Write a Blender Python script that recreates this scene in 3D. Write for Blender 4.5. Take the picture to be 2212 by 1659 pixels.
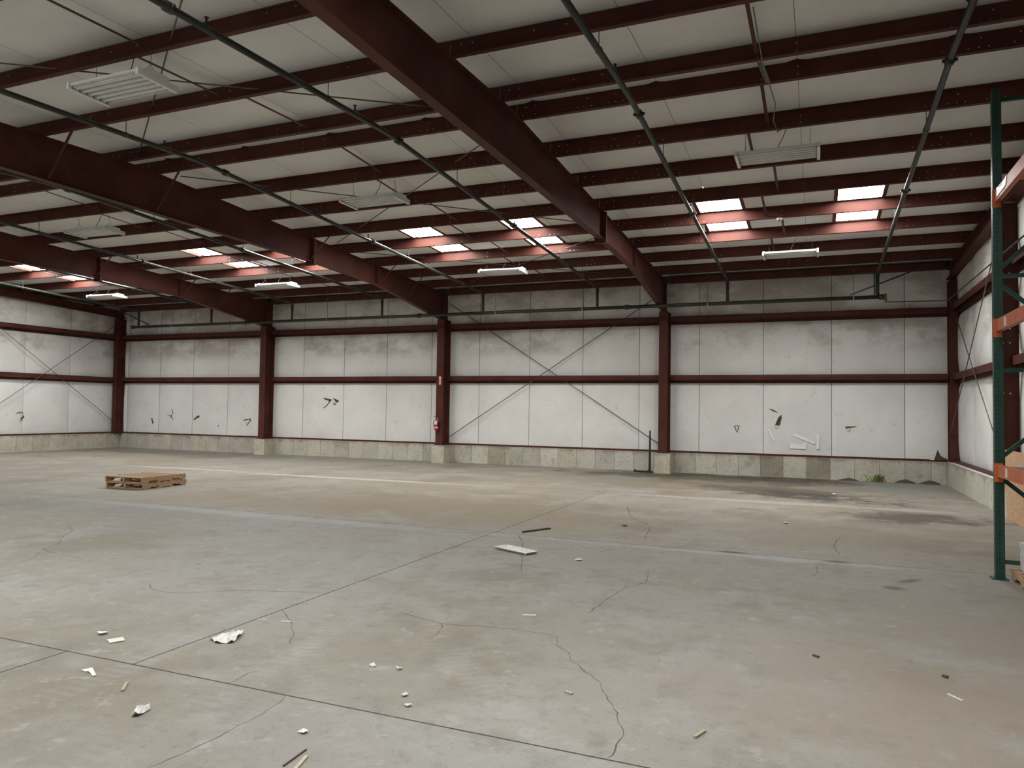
import bpy, bmesh, math, random
from mathutils import Vector, Matrix
random.seed(7)
for o in list(bpy.data.objects): bpy.data.objects.remove(o, do_unlink=True)
S = bpy.context.scene
COL = S.collection

# ------------------------------------------------------------------ camera
CAM = dict(f=1590.41, yaw=.3934, pitch=.0352, roll=.0146, H=1.78)
def make_camera():
    cy, sy = math.cos(CAM['yaw']), math.sin(CAM['yaw'])
    fwd = Vector((-sy, cy, 0)); right = Vector((cy, sy, 0)); up = Vector((0, 0, 1))
    cp, sp = math.cos(CAM['pitch']), math.sin(CAM['pitch'])
    f2 = fwd*cp + up*sp; u2 = up*cp - fwd*sp
    cr, sr = math.cos(CAM['roll']), math.sin(CAM['roll'])
    r3 = right*cr + u2*sr; u3 = u2*cr - right*sr
    m = Matrix(((r3.x, u3.x, -f2.x, 0), (r3.y, u3.y, -f2.y, 0), (r3.z, u3.z, -f2.z, CAM['H']), (0, 0, 0, 1)))
    c = bpy.data.cameras.new('camera'); c.sensor_width = 36; c.lens = CAM['f']/2212*36
    c.clip_start = .05; c.clip_end = 300
    o = bpy.data.objects.new('camera', c); COL.objects.link(o); o.matrix_world = m
    S.camera = o
make_camera()

# ------------------------------------------------------------------ world, daylight, exposure
w = bpy.data.worlds.new('overcast'); S.world = w; w.use_nodes = True
w.node_tree.nodes['Background'].inputs[0].default_value = (.86, .93, 1, 1)
w.node_tree.nodes['Background'].inputs[1].default_value = 1.0
S.view_settings.view_transform = 'Standard'; S.view_settings.look = 'None'
S.view_settings.gamma = 1; S.view_settings.use_curve_mapping = False
S.view_settings.exposure = 0.36
S.cycles.max_bounces = 5; S.cycles.diffuse_bounces = 3; S.cycles.glossy_bounces = 2
FRONT = -2.5
SKY_E = 25.0       # brightness of the lit skylight panes

# ------------------------------------------------------------------ building dimensions
D = 22.07; YR = 9.794; ZR = 6.152; SL = .0435; DP = .359; SP = 1.524; PH = .245
STEM = .6; XRW = 3.32; XLW = -26.88; XRS = 3.11; XLS = -26.73
FR = [-26.56, -18.95, -11.54, -4.17, 3.16]
BAYN = {3: 'the storage rack bay', 2: 'the crossed-rod bay', 1: 'the bay past the extinguisher', 0: 'the far end bay'}
def zpb(y): return ZR - SL*abs(y-YR)          # purlin underside
ORD = ['first', 'second', 'third', 'fourth', 'fifth', 'sixth', 'seventh', 'eighth', 'ninth', 'tenth', 'eleventh', 'twelfth', 'thirteenth', 'fourteenth', 'fifteenth', 'sixteenth']

# ------------------------------------------------------------------ mesh helpers
class MB:
    def __init__(s): s.v = []; s.f = []
    def add(s, vs, fs):
        n = len(s.v); s.v += [tuple(v) for v in vs]; s.f += [tuple(i+n for i in f) for f in fs]; return s
    def box(s, x0, x1, y0, y1, z0, z1):
        return s.add([(x0,y0,z0),(x1,y0,z0),(x1,y1,z0),(x0,y1,z0),(x0,y0,z1),(x1,y0,z1),(x1,y1,z1),(x0,y1,z1)],
                     [(0,3,2,1),(4,5,6,7),(0,1,5,4),(1,2,6,5),(2,3,7,6),(3,0,4,7)])
    def prism(s, pts, d):          # polygon of 3-D points extruded by vector d
        n = len(pts); d = Vector(d); a = [Vector(p) for p in pts]
        vs = a + [p+d for p in a]
        fs = [tuple(range(n))[::-1], tuple(range(n, 2*n))] + [(i, (i+1) % n, (i+1) % n+n, i+n) for i in range(n)]
        return s.add(vs, fs)
    def tube(s, path, r, n=8, cap=True):
        P = [Vector(p) for p in path]; rr = r if isinstance(r, (list, tuple)) else [r]*len(P)
        rings = []; ref = None
        for i, p in enumerate(P):
            t = (P[min(i+1, len(P)-1)] - P[max(i-1, 0)]).normalized()
            if ref is None:
                ref = Vector((0, 0, 1)) if abs(t.z) < .9 else Vector((1, 0, 0))
            a = (ref - t*ref.dot(t)).normalized(); ref = a; b = t.cross(a)
            rings.append([p + (a*math.cos(2*math.pi*k/n) + b*math.sin(2*math.pi*k/n))*rr[i] for k in range(n)])
        vs = [v for q in rings for v in q]; fs = []
        for i in range(len(P)-1):
            for k in range(n):
                fs.append((i*n+k, i*n+(k+1) % n, (i+1)*n+(k+1) % n, (i+1)*n+k))
        if cap: fs += [tuple(range(n))[::-1], tuple(range((len(P)-1)*n, len(P)*n))]
        return s.add(vs, fs)
    def bar(s, a, b, w, h, up=(0, 0, 1)):   # rectangular bar from a to b
        a = Vector(a); b = Vector(b); t = (b-a).normalized(); u = Vector(up)
        if abs(t.dot(u)) > .95: u = Vector((1, 0, 0))
        x = t.cross(u).normalized()*w/2; y = x.cross(t).normalized()*h/2
        vs = [a-x-y, a+x-y, a+x+y, a-x+y, b-x-y, b+x-y, b+x+y, b-x+y]
        return s.add(vs, [(0,3,2,1),(4,5,6,7),(0,1,5,4),(1,2,6,5),(2,3,7,6),(3,0,4,7)])
    def mesh(s, name, off=(0, 0, 0), smooth=False):
        m = bpy.data.meshes.new(name); o = Vector(off)
        m.from_pydata([tuple(Vector(v)-o) for v in s.v], [], s.f); m.update()
        bm = bmesh.new(); bm.from_mesh(m); bmesh.ops.recalc_face_normals(bm, faces=bm.faces); bm.to_mesh(m); bm.free()
        if smooth: m.polygons.foreach_set('use_smooth', [True]*len(m.polygons))
        return m
def tag(o, label=None, cat=None, group=None, kind=None):
    if label: o['label'] = label
    if cat: o['category'] = cat
    if group: o['group'] = group
    if kind: o['kind'] = kind
    return o
def thing(name, loc, label, cat, group=None, rz=0):
    o = bpy.data.objects.new(name, None); COL.objects.link(o); o.location = loc; o.rotation_euler = (0, 0, rz)
    o.empty_display_size = .1
    return tag(o, label, cat, group)
def put(name, me, mat, parent=None, loc=(0, 0, 0), scale=None, rot=None):
    o = bpy.data.objects.new(name, me); COL.objects.link(o)
    if mat and not me.materials: me.materials.append(mat)
    o.parent = parent; o.location = loc
    if scale: o.scale = scale
    if rot: o.rotation_euler = rot
    return o
def part(name, mb, mat, parent, smooth=False, world=True, label=None):
    off = parent.location if (parent and world) else (0, 0, 0)
    if parent and parent.parent and world: off = parent.location + parent.parent.location
    o = put(name, mb.mesh(name, off, smooth), mat, parent)
    if label: o['label'] = label
    return o
def solo(name, mb, mat, label, cat, group=None, loc=(0, 0, 0), smooth=False):     # a thing that is one mesh; mesh given in world space
    o = put(name, mb.mesh(name, loc, smooth), mat, None, loc); return tag(o, label, cat, group)
def struct(name, mb, mat, smooth=False):
    o = put(name, mb.mesh(name, (0, 0, 0), smooth), mat); o['kind'] = 'structure'; return o

# ------------------------------------------------------------------ materials
class NT:
    def __init__(s, name):
        s.m = bpy.data.materials.new(name); s.m.use_nodes = True; s.t = s.m.node_tree; s.n = s.t.nodes
        s.b = s.n['Principled BSDF']
    def node(s, t, **k):
        n = s.n.new(t)
        for a, v in k.items(): setattr(n, a, v)
        return n
    def link(s, a, b): s.t.links.new(a, b)
    def pos(s):
        if not hasattr(s, '_p'): s._p = s.node('ShaderNodeNewGeometry').outputs['Position']
        return s._p
    def sock(s, v, inp):
        if isinstance(v, (int, float)): inp.default_value = v
        elif isinstance(v, (tuple, list)): inp.default_value = tuple(v) if len(v) == len(inp.default_value) else tuple(v)+(1,)
        else: s.link(v, inp)
    def noise(s, scale, detail=4, rough=.55, vec=None, dist=0):
        n = s.node('ShaderNodeTexNoise'); n.inputs['Scale'].default_value = scale; n.inputs['Detail'].default_value = detail
        n.inputs['Roughness'].default_value = rough; n.inputs['Distortion'].default_value = dist
        s.link(vec if vec is not None else s.pos(), n.inputs['Vector']); return n.outputs['Fac']
    def smooth(s, v, a, b, lo=0, hi=1):
        n = s.node('ShaderNodeMapRange', interpolation_type='SMOOTHSTEP'); s.sock(v, n.inputs[0])
        n.inputs[1].default_value = a; n.inputs[2].default_value = b; n.inputs[3].default_value = lo; n.inputs[4].default_value = hi
        return n.outputs[0]
    def math(s, op, a, b=0):
        n = s.node('ShaderNodeMath', operation=op); s.sock(a, n.inputs[0]); s.sock(b, n.inputs[1]); return n.outputs[0]
    def mix(s, f, a, b, mode='MIX'):
        n = s.node('ShaderNodeMix', data_type='RGBA', blend_type=mode); s.sock(f, n.inputs[0]); s.sock(a, n.inputs[6]); s.sock(b, n.inputs[7]); return n.outputs[2]
    def xyz(s, vec=None):
        n = s.node('ShaderNodeSeparateXYZ'); s.link(vec if vec is not None else s.pos(), n.inputs[0]); return n.outputs
    def vscale(s, sc, vec=None):
        n = s.node('ShaderNodeVectorMath', operation='MULTIPLY'); s.link(vec if vec is not None else s.pos(), n.inputs[0]); n.inputs[1].default_value = sc; return n.outputs[0]
    def bump(s, h, strength=.3, dist=.01):
        n = s.node('ShaderNodeBump'); n.inputs['Strength'].default_value = strength; n.inputs['Distance'].default_value = dist
        s.link(h, n.inputs['Height']); s.link(n.outputs[0], s.b.inputs['Normal'])
    def done(s, col, rough=.6, metal=0, spec=.5):
        s.sock(col, s.b.inputs['Base Color']); s.sock(rough, s.b.inputs['Roughness']); s.b.inputs['Metallic'].default_value = metal
        s.b.inputs['Specular IOR Level'].default_value = spec
        return s.m
def paint(name, c, c2=None, rough=.55, metal=0, scale=3, bump=.15, spec=.5, objcoord=False):
    t = NT(name); c2 = c2 or tuple(x*.75 for x in c)
    v = None
    if objcoord: v = t.node('ShaderNodeTexCoord').outputs['Object']
    n = t.noise(scale, 5, vec=v); f = t.smooth(n, .35, .7)
    t.bump(t.noise(scale*25, 3, vec=v), bump, .002)
    return t.done(t.mix(f, c, c2), rough, metal, spec)
def lin(r, g, b):
    return tuple((x/255/12.92 if x/255 <= .04045 else ((x/255+.055)/1.055)**2.4) for x in (r, g, b))

STEEL = paint('red_oxide_steel', (.094, .030, .0215), (.064, .021, .0155), .55, 0, 1.6, .12, .15)
BOLT = paint('zinc_bolt', (.55, .55, .53), None, .3, .8, 20)
PIPE = paint('green_black_pipe', (.038, .043, .035), (.025, .029, .024), .36, .3, 6, .1)
RACKG = paint('rack_green', (.012, .060, .040), (.009, .042, .030), .38, 0, 8)
RACKO = paint('rack_orange', (.58, .135, .045), (.46, .10, .035), .42, 0, 5)
WHITE = paint('white_enamel', (.72, .74, .72), (.64, .66, .64), .35, 0, 4)
TUBE = paint('lamp_tube', (.62, .60, .60), (.58, .54, .54), .25, 0, 4)
CABLE = paint('grey_cable', (.18, .18, .17), None, .5, 0, 8)
ROD = paint('brace_rod', (.16, .13, .11), (.10, .07, .06), .45, .3, 5)
BLACK = paint('black_iron', (.022, .018, .015), (.035, .022, .016), .55, .2, 9)
RED = paint('extinguisher_red', (.50, .012, .015), None, .25, 0, 6)
SIGNRED = paint('sign_red', (.55, .03, .04), None, .4, 0, 6)
PAPER = paint('paper_white', (.70, .70, .67), (.60, .59, .56), .8, 0, 12)
TAPE = paint('white_tape', (.86, .86, .84), (.80, .80, .78), .4, 0, 8)
GREY = paint('grey_deck', (.26, .22, .18), (.20, .17, .14), .8, 0, 6)
DARK = paint('torn_insulation', (.045, .042, .028), (.10, .09, .05), .95, 0, 14, .6)
def wood_mat(name, a, b, sc=(3, 40, 40)):
    t = NT(name); oc = t.node('ShaderNodeTexCoord').outputs['Object']
    n = t.noise(1.5, 6, .6, t.vscale(sc, oc), 1.5); r = t.noise(2.3, 2, .5, oc)
    oi = t.node('ShaderNodeObjectInfo').outputs['Random']
    c = t.mix(t.smooth(n, .3, .7), a, b); c = t.mix(t.math('MULTIPLY', oi, .45), c, tuple(x*.62 for x in b))
    t.bump(n, .3, .003); return t.done(c, .75)
WOOD = wood_mat('pallet_pine', (.50, .335, .19), (.37, .235, .125))
def osb_mat():
    t = NT('osb_board'); v = t.node('ShaderNodeTexVoronoi'); v.inputs['Scale'].default_value = 26
    t.link(t.vscale((1, 1, 2.2)), v.inputs['Vector']); h = t.xyz(v.outputs['Color'])[0]
    c = t.mix(h, (.46, .27, .15), (.62, .42, .26)); c = t.mix(t.smooth(t.noise(40, 3), .45, .7), c, (.38, .22, .12))
    t.bump(h, .2, .003); return t.done(c, .8)
OSB = osb_mat()
def vinyl(name, base, wall):
    t = NT(name); z = t.xyz()[2]
    c = t.mix(t.smooth(t.noise(.9, 6, .6), .35, .75), base, tuple(x*.90 for x in base))
    c = t.mix(t.smooth(t.noise(5, 7, .72), .56, .72, 0, .45 if wall else .2), c, (base[0]*.7, base[1]*.66, base[2]*.58))
    if wall:
        # brown grime blown onto the upper panels: ragged patches with a shape of their own
        n = t.noise(1.1, 7, .65, t.vscale((1, 1, 1.6))); n2 = t.noise(.33, 3, .5)
        g = t.math('ADD', n, t.math('MULTIPLY', n2, .8))
        c = t.mix(t.math('MULTIPLY', t.smooth(g, .80, 1.05, 0, .55), t.smooth(z, 3.4, 3.9)), c, (.30, .25, .205))
        # faint yellow water stains
        ys = t.smooth(t.noise(.8, 4, .6, t.vscale((1, 1, .5))), .66, .78, 0, .25); c = t.mix(ys, c, (.55, .50, .36))
    nn = t.math('ADD', t.math('MULTIPLY', t.noise(2.2, 3, .5), 1.0), t.math('MULTIPLY', t.noise(30, 4, .6), .12))
    t.bump(nn, .5, .045)
    return t.done(c, .55, 0, .3)
VINYL = vinyl('white_vinyl_facing', (.77, .76, .735), True)
CEILV = vinyl('ceiling_vinyl_facing', (.77, .76, .735), False)
BACKING = paint('insulation_gap', (.10, .09, .08), None, .9, 0, 5)

def concrete_floor():
    t = NT('worn_concrete_floor'); X, Y, Z = t.xyz()
    oi = t.node('ShaderNodeObjectInfo').outputs['Color']
    big = t.noise(.22, 2, .6); mid = t.noise(.9, 5, .68); fine = t.noise(7, 4, .72); gr = t.noise(60, 2, .65)
    c = t.mix(t.smooth(big, .34, .66), (.325, .312, .290), (.275, .248, .205))
    c = t.mix(t.smooth(mid, .45, .66, 0, .65), c, (.372, .366, .352))
    c = t.mix(t.smooth(t.noise(.5, 4, .7), .5, .66, 0, .7), c, (.225, .195, .142))
    c = t.mix(t.smooth(t.noise(1.7, 4, .72), .52, .68, 0, .5), c, (.21, .20, .175))
    c = t.mix(t.smooth(fine, .5, .7, 0, .45), c, (.19, .178, .155))
    c = t.mix(t.smooth(t.noise(4.5, 3, .7), .58, .70, 0, .5), c, (.42, .41, .39))
    c = t.mix(t.smooth(gr, .58, .75, 0, .4), c, (.44, .43, .41)); c = t.mix(t.smooth(t.noise(38, 2, .7), .62, .72, 0, .6), c, (.14, .13, .11))
    # forklift tyre scuffs: pale ribbed arcs
    def arc(x, y, r, wd, amt):
        nonlocal c
        dx = t.math('SUBTRACT', X, x); dy = t.math('SUBTRACT', Y, y)
        rr = t.math('SQRT', t.math('ADD', t.math('MULTIPLY', dx, dx), t.math('MULTIPLY', dy, dy)))
        d = t.math('ABSOLUTE', t.math('SUBTRACT', rr, r)); an = t.math('ARCTAN2', dy, dx)
        rib = t.smooth(t.math('SINE', t.math('MULTIPLY', an, r*75)), -.3, .6, .35, 1)
        m = t.math('MULTIPLY', t.smooth(d, wd*.5, wd, amt, 0), t.math('MULTIPLY', rib, t.smooth(mid, .38, .56)))
        c = t.mix(m, c, (.42, .41, .395))
    arc(2.5, 9.2, 7.6, .15, .30); arc(2.5, 9.2, 6.6, .15, .25); arc(-14, 3.0, 10.6, .15, .3); arc(-14, 3.0, 9.7, .15, .3)
    c = t.mix(.9, c, oi, 'MULTIPLY')
    RG = t.math('ADD', t.math('MULTIPLY', mid, 3), t.math('MULTIPLY_ADD', fine, 1.2)) ; RG.node.inputs[1].links[0].from_node.inputs[2].default_value = -2.1
    def stain(x, y, rx, ry, rot, amt, colr, rag=.9, inner=.25):
        nonlocal c
        m = t.node('ShaderNodeMapping', vector_type='TEXTURE'); t.link(t.pos(), m.inputs[0])
        m.inputs[1].default_value = (x, y, 0); m.inputs[2].default_value = (0, 0, rot); m.inputs[3].default_value = (rx, ry, 1)
        ln = t.node('ShaderNodeVectorMath', operation='LENGTH'); t.link(m.outputs[0], ln.inputs[0])
        r = t.math('MULTIPLY_ADD', RG, rag); t.link(ln.outputs['Value'], r.node.inputs[2])
        c = t.mix(t.smooth(r, inner, 1.05, amt, 0), c, colr)
    stain(-2.6, 20.9, 4.4, 1.5, 0, .95, (.062, .054, .038), .8, .5)
    stain(-.7, 17.8, 2.6, 1.2, -.5, .95, (.045, .041, .031), .8, .45)
    stain(1.5, 14.6, 1.5, .85, .2, .85, (.07, .06, .045), .8, .4)
    stain(.3, 12.0, 2.2, 1.6, 0, .5, (.20, .165, .11), .7)
    stain(-6.5, 12.0, 5.5, 2.2, 0, .6, (.220, .170, .100), .7)
    stain(-9.5, 11.0, 3.5, 1.2, 0, .45, (.215, .17, .105), .7)
    stain(-3.0, 19.2, 6, 2.4, 0, .5, (.19, .155, .10), .7)
    stain(-22, 20.4, 6, 1.6, 0, .6, (.13, .12, .10))
    stain(-19, 14.5, 5, 1.6, 0, .4, (.17, .165, .15))
    stain(-12, 9.0, 4, .9, 0, .4, (.17, .17, .165))
    stain(2.4, 6.0, 3.0, 3.0, 0, .55, (.24, .195, .15), .7); stain(.2, 5.0, 1.6, 1.2, .4, .35, (.25, .20, .15), .8)
    stain(.72, 8.6, .16, .13, 0, .85, (.085, .07, .055), .35)
    stain(.92, 9.05, .26, .10, .9, .8, (.085, .07, .055), .4)
    stain(2.0, 20.4, 1.4, 1.5, 0, .6, (.20, .23, .22), .6)
    stain(-1.0, 9.86, .22, .09, 0, .9, (.05, .045, .04), .3)
    stain(.22, 9.80, .20, .10, 0, .9, (.05, .045, .035), .3)
    stain(-11, 15.6, 5, .22, .03, .6, (.46, .45, .43), .4)
    stain(-16.5, 15.7, 3.4, .18, .05, .6, (.46, .44, .40), .4)
    stain(-.5, 15.75, 3.8, .35, 0, .5, (.42, .40, .36), .7)
    stain(-1.4, 9.70, 3.6, .13, 0, .45, (.38, .38, .375), .9)
    stain(-9, 9.6, 5, .3, 0, .4, (.36, .365, .37), .5)
    t.bump(gr, .3, .004)
    return t.done(c, t.smooth(mid, .3, .7, .55, .75), 0, .35)
FLOOR = concrete_floor()
def stem_mat():
    t = NT('board_formed_concrete'); oi = t.node('ShaderNodeObjectInfo').outputs['Color']; z = t.xyz()[2]
    n = t.noise(1.8, 8, .7); f = t.noise(14, 7, .75)
    c = t.mix(t.smooth(n, .35, .7), (.54, .52, .45), (.43, .41, .345))
    c = t.mix(t.smooth(f, .5, .68, 0, .6), c, (.22, .205, .165)); c = t.mix(t.smooth(t.noise(5, 8, .75), .55, .68, 0, .6), c, (.25, .225, .18)); c = t.mix(t.smooth(t.noise(3.3, 8, .7), .58, .7, 0, .5), c, (.60, .58, .51))
    c = t.mix(t.smooth(t.math('ADD', z, t.math('MULTIPLY', n, .5)), .72, .84, 0, .6), c, (.24, .215, .17))
    c = t.mix(1.0, c, oi, 'MULTIPLY')
    t.bump(f, .5, .01); return t.done(c, .85, 0, .3)
STEMM = stem_mat()
def emission_pane():
    t = NT('fibreglass_skylight'); t.b.inputs['Emission Color'].default_value = (.985, .995, .985, 1); t.b.inputs['Emission Strength'].default_value = SKY_E
    return t.done((.8, .82, .84), .5)
PANE = emission_pane()
PLANT = paint('weed_green', (.20, .29, .045), (.12, .20, .03), .6, 0, 9)
CRACK = paint('crack_dirt', (.07, .062, .05), (.10, .09, .07), .95, 0, 9)

# ------------------------------------------------------------------ floor
fl = struct('floor', MB().box(-28, 4.4, FRONT-3, D+1, -.3, -.12), BACKING)
J = .007
def slab(x0, x1, y0, y1, col):
    nx = 1; o = part('slab', MB().box(x0+J, x1-J, y0+J, y1-J, -.12, 0), FLOOR, fl); o.color = (*[v*.85 for v in col], 1)
for a in [(-28, -4.98, FRONT-3, 3.734, (.90, .905, .90)), (-4.98, 4.4, FRONT-3, 3.734, (.90, .90, .89)),
          (-28, -4.335, 3.734, 9.853, (.90, .90, .87)), (-4.335, 4.4, 3.734, 9.853, (.91, .895, .85)),
          (-28, -4.335, 9.853, 15.95, (.94, .88, .78)), (-4.335, 4.4, 9.853, 15.95, (.94, .875, .78)),
          (-28, 4.4, 15.95, D+1, (.92, .865, .78))]:
    slab(*a[:4], a[4])
for a in [(-28, 4.4, 3.734-.009, 3.734+.009), (-28, 4.4, 9.853-.009, 9.853+.009), (-28, 4.4, 15.95-.009, 15.95+.009), (-4.98-.009, -4.98+.009, FRONT-3, 3.725), (-4.335-.009, -4.335+.009, 3.743, 9.844), (-4.335-.009, -4.335+.009, 9.862, 15.94)]:
    part('joint_filler', MB().box(a[0], a[1], a[2], a[3], -.11, -.0025), CRACK, fl)
CR = [[(-3.37,5.65),(-3.24,5.6),(-2.88,5.49),(-2.6,5.56),(-2.3,5.6),(-1.9,5.59),(-1.84,5.38),(-1.7,5.25),(-1.64,5.11),(-1.47,4.91),(-1.31,4.75),(-1.22,4.56),(-1.09,4.33),(-1.08,4.27),(-1.0,4.11),(-.99,3.99),(-.98,3.79),(-1.0,3.745)],
      [(-2.88,5.49),(-2.81,5.36),(-2.78,5.17)],
      [(-10.15,7.55),(-9.66,7.26),(-9.29,6.82),(-8.94,6.55),(-8.72,6.19),(-8.55,6.11),(-8.14,6.05),(-7.73,5.96)],
      [(-8.72,6.19),(-8.41,5.87),(-8.22,5.58)],
      [(-6.16,5.48),(-5.9,5.29),(-5.59,5.3),(-5.29,5.52),(-5.19,5.63),(-4.38,5.91)],
      [(-3.31,13.7),(-2.93,12.42),(-2.63,11.9),(-2.39,11.48),(-2.29,10.73),(-2.23,10.33)],
      [(-2.62,8.95),(-2.44,9.33),(-2.32,9.57),(-2.28,9.84)],
      [(-1.76,8.34),(-1.65,7.72),(-1.75,7.49),(-1.8,7.43),(-1.84,6.8),(-1.87,6.32)],
      [(-3.9,9.75),(-3.64,9.21),(-3.2,8.09),(-3.02,7.62)],
      [(.32,11.79),(.25,11.47),(.21,10.92),(.26,10.3)],
      [(0,9.45),(0,9.03),(-.07,8.78)],
      [(-3.02,3.72),(-2.99,3.63),(-2.97,3.39),(-2.98,3.21),(-2.99,3.0),(-3.01,2.84),(-3.04,2.72)],
      [(-4.31,5.23),(-4.06,5.03),(-3.84,4.8),(-3.64,4.53)],
      [(-3.49,3.74),(-3.49,3.83),(-3.51,3.93),(-3.47,3.99)]]
for k, pts in enumerate(CR):
    far = max(p[1] for p in pts); wd = .002 + .00035*far
    fine = []
    for a, b in zip(pts, pts[1:]):
        n = max(1, int(math.dist(a, b)/.06))
        for i in range(n):
            q = i/n; j = .012 if i else .0
            fine.append((a[0]+(b[0]-a[0])*q+random.uniform(-j, j), a[1]+(b[1]-a[1])*q+random.uniform(-j, j)))
    fine.append(pts[-1]); mb = MB(); vs = []; fs = []
    for i, p in enumerate(fine):
        q0 = fine[max(0, i-1)]; q1 = fine[min(len(fine)-1, i+1)]; t = Vector((q1[0]-q0[0], q1[1]-q0[1], 0)).normalized()
        n = Vector((-t.y, t.x, 0))*wd*random.uniform(.35, 1.1)*(.4 if i in (0, len(fine)-1) else 1)
        c = Vector((p[0], p[1], .0006)); vs += [c-n, c+n]
    for i in range(len(fine)-1): fs.append((2*i, 2*i+1, 2*i+3, 2*i+2))
    part('crack', mb.add(vs, fs), CRACK, fl)

# ------------------------------------------------------------------ insulation panels (shared pillow mesh)
def pillow_mesh(name, amp, flat=False):
    us = [-1, -.86, -.4, .4, .86, 1]; vs = []; fs = []
    for w_ in us:
        for u_ in us:
            b = (1-abs(u_)**4)*(1-abs(w_)**4) if abs(u_) < 1 and abs(w_) < 1 else 0
            b = min(1, b*1.15)*.9 + (.1 if abs(u_) < 1 and abs(w_) < 1 else 0)
            if flat: b = (1-abs(w_)**4)*(.7 if abs(u_) == 1 else 1)
            vs.append((u_/2, -b*amp, w_/2+.5))
    for j in range(5):
        for i in range(5): fs.append((j*6+i, j*6+i+1, j*6+i+7, j*6+i+6))
    m = MB().add(vs, fs).mesh(name, smooth=True); return m
AMP = .055
WP = pillow_mesh('wall_insulation_panel', AMP); WP.materials.append(VINYL)
CP = pillow_mesh('roof_insulation_panel', .022, True); CP.materials.append(CEILV)
G = .006
GM = 2.88; GT = 4.62; GH = .16; GAP = .07
ROWS = [(STEM+.03, GM-GH-GAP), (GM+.0, GT-GH-GAP), (GT, 5.66)]
wb = struct('wall_back', MB().box(-27.2, 3.6, D+.07, D+.25, 0, 6.1), BACKING)
SEAMS = [2.15-1.787*k for k in range(17)]
xs = [XRW] + [s for s in SEAMS if s > XLW+.3] + [XLW]
for (z0, z1) in ROWS:
    for a, b in zip(xs, xs[1:]):
        put('insulation_panel', WP, None, wb, ((a+b)/2, D+.05, z0), ((a-b)-.013, 1, z1-z0))
wr = struct('wall_right', MB().box(XRW+.07, XRW+.25, FRONT, D+.3, 0, 6.3), BACKING)
ys = [D-.05-.35] + [D-.4-1.787*k for k in range(1, 9)]
ys = [D] + ys[1:]
for (z0, z1) in [ROWS[0], ROWS[1], (GT, 5.75)]:
    for a, b in zip(ys, ys[1:]):
        put('insulation_panel', WP, None, wr, (XRW+.05, (a+b)/2, z0), ((a-b)-G, 1.3, z1-z0), (0, 0, -math.pi/2))
wl = struct('wall_left', MB().box(XLW-.25, XLW-.07, FRONT, D+.3, 0, 6.3), BACKING)
for (z0, z1) in [ROWS[0], ROWS[1], (GT, 5.8)]:
    for a, b in zip(ys, ys[1:]):
        put('insulation_panel', WP, None, wl, (XLW-.05, (a+b)/2, z0), ((a-b)-G, 1, z1-z0), (0, 0, math.pi/2))
# front wall behind the viewpoint
struct('wall_front', MB().box(-27.2, 3.6, FRONT-.2, FRONT, 0, 6.3), VINYL)

# ------------------------------------------------------------------ concrete stem wall
sb = struct('baseboard_back', MB().box(XLS-.4, XRS+.4, D+.02, D+.3, 0, STEM-.01), STEMM)
random.seed(3)
fx = [2.75-.606*k for k in range(50)]; fx = [XRS] + [x for x in fx if x > XLS+.1] + [XLS]
def formtone(x):
    if -1.53 < x < -.91 or -.31 < x < .1: return (.62, .58, .54)
    if -9.9 < x < -9.2: return (.74, .70, .64)
    g = random.uniform(.86, 1.08); return (g, g*random.uniform(.97, 1.0), g*random.uniform(.93, 1.0))
for a, b in zip(fx, fx[1:]):
    pr = random.uniform(0, .008)
    o = part('form_panel', MB().box(b+.005, a-.005, D-.001-pr, D+.03, 0, STEM-.012), STEMM, sb); o.color = (*formtone((a+b)/2), 1)
sr = struct('baseboard_right', MB().box(XRS+.02, XRW+.3, FRONT, D+.02, 0, STEM-.01), STEMM)
yy = D-.05
while yy > 8:
    g = random.uniform(.92, 1.06)
    o = part('form_panel', MB().box(XRS-random.uniform(0, .004), XRS+.03, yy-2.43, yy-.006, 0, STEM-.012), STEMM, sr); o.color = (g, g, g*.97, 1); yy -= 2.44
sl = struct('baseboard_left', MB().box(XLW-.3, XLS-.02, FRONT, D+.02, 0, STEM-.01), STEMM)
yy = D-.05
while yy > 9:
    g = random.uniform(.86, 1.05)
    o = part('form_panel', MB().box(XLS-.03, XLS+random.uniform(0, .006), yy-.6, yy-.006, 0, STEM-.012), STEMM, sl); o.color = (g, g*.97, g*.93, 1); yy -= .606
# steel base channel along the top of the stem walls
for nm, mb in (('trim_1', MB().box(XLS, XRS+.1, D+.022, D+.05, STEM-.01, STEM+.045)),
               ('trim_2', MB().box(XRS+.10, XRW+.04, 8, D, STEM-.01, STEM+.05)),
               ('trim_3', MB().box(XLW-.03, XLS-.07, 9, D, STEM-.01, STEM+.045))):
    struct(nm, mb, STEEL)
struct('trim_4', MB().box(XRS+.0, XRS+.10, 8, D-.02, STEM-.008, STEM+.004), WHITE)

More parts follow.
